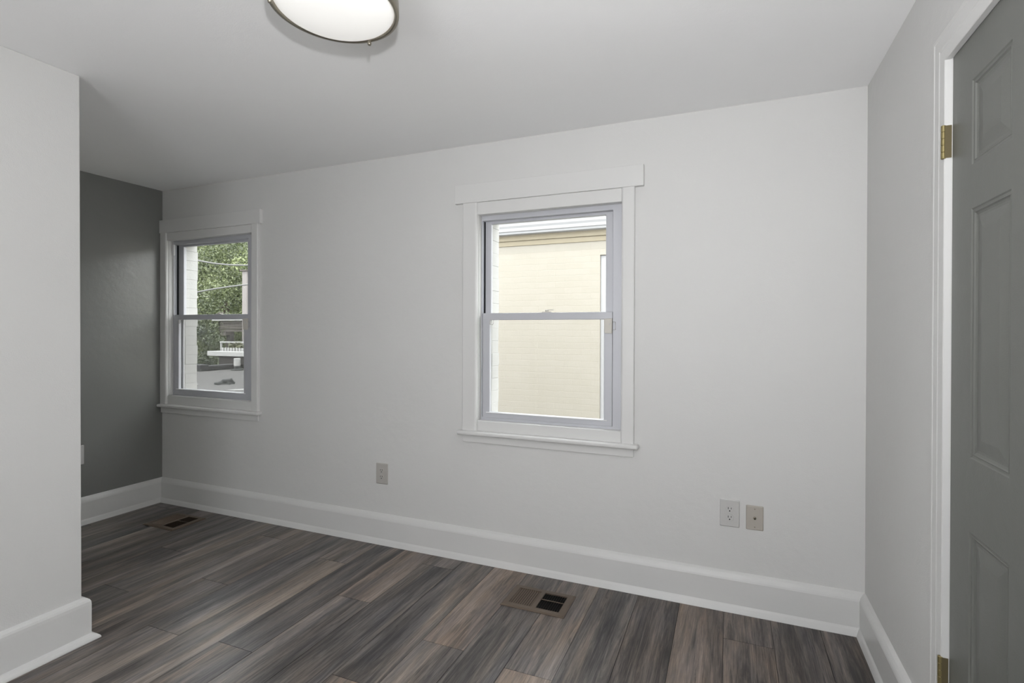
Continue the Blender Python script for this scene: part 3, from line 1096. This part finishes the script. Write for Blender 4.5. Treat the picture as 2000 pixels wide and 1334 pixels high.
def debris(pts, z, h, label):
    bm = bmesh.new()
    a = [bm.verts.new((x, y, z)) for x, y in pts]
    b_ = [bm.verts.new((x, y, z + h)) for x, y in pts]
    n = len(pts)
    for k in range(n):
        bm.faces.new((a[k], a[(k + 1) % n], b_[(k + 1) % n], b_[k]))
    bm.faces.new(a)
    bm.faces.new(b_)
    tag(obj('litter_scrap', bm, MPVC), label, 'litter')
debris([(-3.30, 3.10), (-3.18, 3.12), (-3.02, 3.30), (-2.96, 3.42), (-3.12, 3.36), (-3.22, 3.22)], 0.35, 0.008, 'white scrap on the flat roof nearest the window, right of the black scrap')
debris([(-4.55, 3.42), (-4.49, 3.41), (-4.46, 3.46), (-4.52, 3.49)], 0.35, 0.012, 'tiny white scrap on the flat roof, left of the black scrap')

# boarded box on a brown wall further off
bb = thing('wooden_balcony', 'weathered boarded balcony box in front of the trees', 'balcony', (-10.4, 9.0, -3.2))
bm = bmesh.new()
for k in range(4):
    z = 1.24 + k * 0.085
    box(bm, -11.02 - (k % 2) * 0.02, -8.6, 8.80, 8.86, z, z + 0.075)
    box(bm, -11.02, -10.96, 8.80, 10.2, z, z + 0.075)
rel(obj('board_wall', bm, MPLANK, bevel=0.008), bb)
rel(obj('top_rail', mkbox(-11.25, -8.6, 8.72, 8.94, 1.585, 1.62), MPVC, bevel=0.004), bb)
rel(obj('corner_bracket', mkbox(-10.98, -10.74, 8.82, 9.0, 1.13, 1.24), MPLANK), bb)
rel(obj('support_post', mkbox(-10.95, -10.80, 9.0, 9.15, -3.2, 1.25), MBRN), bb)
rel(obj('lower_wall', mkbox(-10.74, -8.6, 9.0, 9.2, -3.2, 0.86), MBRN), bb)

rl = obj('porch_rail', mkbox(-8.95, -6.4, 7.25, 7.29, 0.945, 0.985), MPVC)
tag(rl, 'thin white rail just above the white-capped wall', 'rail')
bm = mkbox(-8.93, -8.90, 7.25, 7.29, -3.2, 0.945)
obj('rail_post', bm, MPVC, rl)

ps = thing('porch_post', 'pale square post with a flat cap seen at the right of the left window', 'post', (-8.42, 7.66, -3.2))
obj('post_shaft', mkbox(-0.085, 0.085, -0.085, 0.085, 0, 6.11), MWOODP, ps, bevel=0.005)
obj('post_cap', mkbox(-0.13, 0.13, -0.13, 0.13, 6.11, 6.15), MPLANK, ps, bevel=0.005)

def cable(a, m_, b_, end, label, r=0.013):
    a, m_, b_, end = Vector(a), Vector(m_), Vector(b_), Vector(end)
    pts = [a + (a - m_) * k for k in (12, 9, 6, 4, 2.5, 1.2)]
    for k in range(0, 21):
        t_ = k / 20.0
        pts.append(a * (1 - t_) * (1 - 2 * t_) + m_ * 4 * t_ * (1 - t_) + b_ * t_ * (2 * t_ - 1))
    tb = (b_ - m_)
    for k in range(1, 13):
        t_ = k / 12.0
        e1 = b_ + tb * (k * 0.7)
        e2 = b_ + (end - b_) * t_
        w_ = t_ ** 0.6
        pts.append(e1 * (1 - w_) + e2 * w_)
    bm = bmesh.new()
    tube(bm, pts, r, 8)
    return tag(obj('overhead_cable', bm, MWIRE, smooth=True), label, 'cable')
cable((-4.788, 3.655, 2.524), (-4.39, 3.82, 2.455), (-3.964, 3.984, 2.437), (-0.61, 5.3, 2.52), 'higher grey cable sagging across the trees')
cable((-4.786, 3.653, 1.954), (-4.39, 3.82, 2.035), (-3.962, 3.983, 2.093), (-0.61, 5.3, 2.30), 'lower grey cable rising to the right across the trees')

# trees ------------------------------------------------------------
def leaves(bm, center, rad, n, size, rnd, sl, upz=0.3, clumps=None, cr=None):
    cs = []
    for k in range(clumps or max(6, n // 90)):
        while True:
            p = Vector((rnd.uniform(-1, 1), rnd.uniform(-1, 1), rnd.uniform(-1, 1)))
            if 0.25 < p.length < 1:
                break
        cs.append((Vector((center[0] + p.x * rad[0], center[1] + p.y * rad[1], center[2] + p.z * rad[2])), rnd.uniform(0.10, 0.20) * (cr or sum(rad) / 3), rnd.uniform(0, 1)))
    for k in range(n):
        c, r, sh = cs[k % len(cs)]
        d = Vector((rnd.gauss(0, 1), rnd.gauss(0, 1), rnd.gauss(0, 1)))
        d.normalize()
        p = c + d * r * rnd.uniform(0.4, 1.3)
        nrm = (d + Vector((0, 0, upz)) + Vector((rnd.gauss(0, .5), rnd.gauss(0, .5), rnd.gauss(0, .5)))).normalized()
        a = nrm.cross(Vector((rnd.gauss(0, 1), rnd.gauss(0, 1), rnd.gauss(0, 1)))).normalized()
        b_ = nrm.cross(a)
        s = size * rnd.uniform(0.6, 1.4)
        q = [p - a * s, p - b_ * s * 0.42 + nrm * s * 0.1, p + a * s, p + b_ * s * 0.42 + nrm * s * 0.1]
        f = bm.faces.new([bm.verts.new(v) for v in q])
        f[sl] = min(1, max(0, 0.65 * sh ** 1.6 + rnd.uniform(0, 0.38)))  # per-clump tone puts highlights and depth shading into the leaf colour

def tree(label, pos, h0, h1, rad, n, size, mat, seed, clumps=None):
    rnd = random.Random(seed)
    t_ = thing('leafy_tree', label, 'tree', pos)
    bm = bmesh.new()
    sl = bm.faces.layers.float.new('shade')
    leaves(bm, (0, 0, (h0 + h1) / 2), (rad, rad, (h1 - h0) / 2), n, size, rnd, sl, clumps=clumps)
    me_o = obj('tree_crown', bm, mat, t_)
    bm = bmesh.new()
    pts = [(0, 0, 0), (0.06, 0.04, h0 * 0.5), (0.0, 0.1, h0 + 0.4), (0.1, 0.0, (h0 + h1) / 2 + .5)]
    tube(bm, pts, 0.16, 10)
    for k in range(6):
        a_ = k * 1.05
        zb = h0 + 0.3 + 0.3 * k
        tube(bm, [(0.03, 0.04, zb), (math.cos(a_) * rad * .4, math.sin(a_) * rad * .4, zb + 0.7), (math.cos(a_) * rad * .75, math.sin(a_) * rad * .75, zb + 1.2)], 0.05, 6)
    obj('tree_trunk', bm, MBARK, t_)
    return t_
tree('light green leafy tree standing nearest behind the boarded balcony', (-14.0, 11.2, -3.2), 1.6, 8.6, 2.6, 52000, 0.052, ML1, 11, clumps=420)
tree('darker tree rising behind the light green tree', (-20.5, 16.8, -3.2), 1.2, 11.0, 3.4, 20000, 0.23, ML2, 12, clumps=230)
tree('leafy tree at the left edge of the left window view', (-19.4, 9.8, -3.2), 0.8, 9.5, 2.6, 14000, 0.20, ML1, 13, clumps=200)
tree('dark leafy tree behind the pale post', (-13.9, 17.4, -3.2), 1.0, 11.5, 2.4, 14000, 0.17, ML2, 14, clumps=220)
bm = bmesh.new()
sl = bm.faces.layers.float.new('shade')
leaves(bm, (0, 0, 2.6), (0.70, 0.60, 1.9), 11000, 0.045, random.Random(5), sl, clumps=140)
sh = obj('garden_shrub', bm, ML2)
sh.location = (-9.85, 7.45, -2.9)
tag(sh, 'dark green shrub at the left end of the white-capped wall', 'shrub')
bm = bmesh.new()
tube(bm, [(0, 0, -0.3), (0.05, 0.0, 1.2), (0.0, 0.1, 2.8)], 0.06, 8)
obj('shrub_stem', bm, MBARK, sh)
bm = bmesh.new()
sl = bm.faces.layers.float.new('shade')
leaves(bm, (0, 0, 0), (1.60, 0.10, 0.13), 9000, 0.04, random.Random(6), sl, clumps=160, cr=0.35)
gr = obj('hedge_foliage', bm, ML3)
gr.location = (-6.72, 7.03, 0.88)
bm = bmesh.new()
for k in range(14):
    x = -1.7 + k * 0.26
    tube(bm, [(x, 0, -4.07), (x + 0.03, 0.01, -2.0), (x, 0, 0.05)], 0.012, 6)
obj('hedge_stems', bm, MBARK, gr)
tag(gr, 'yellow green foliage along the top of the white cap', 'foliage', kind='stuff')
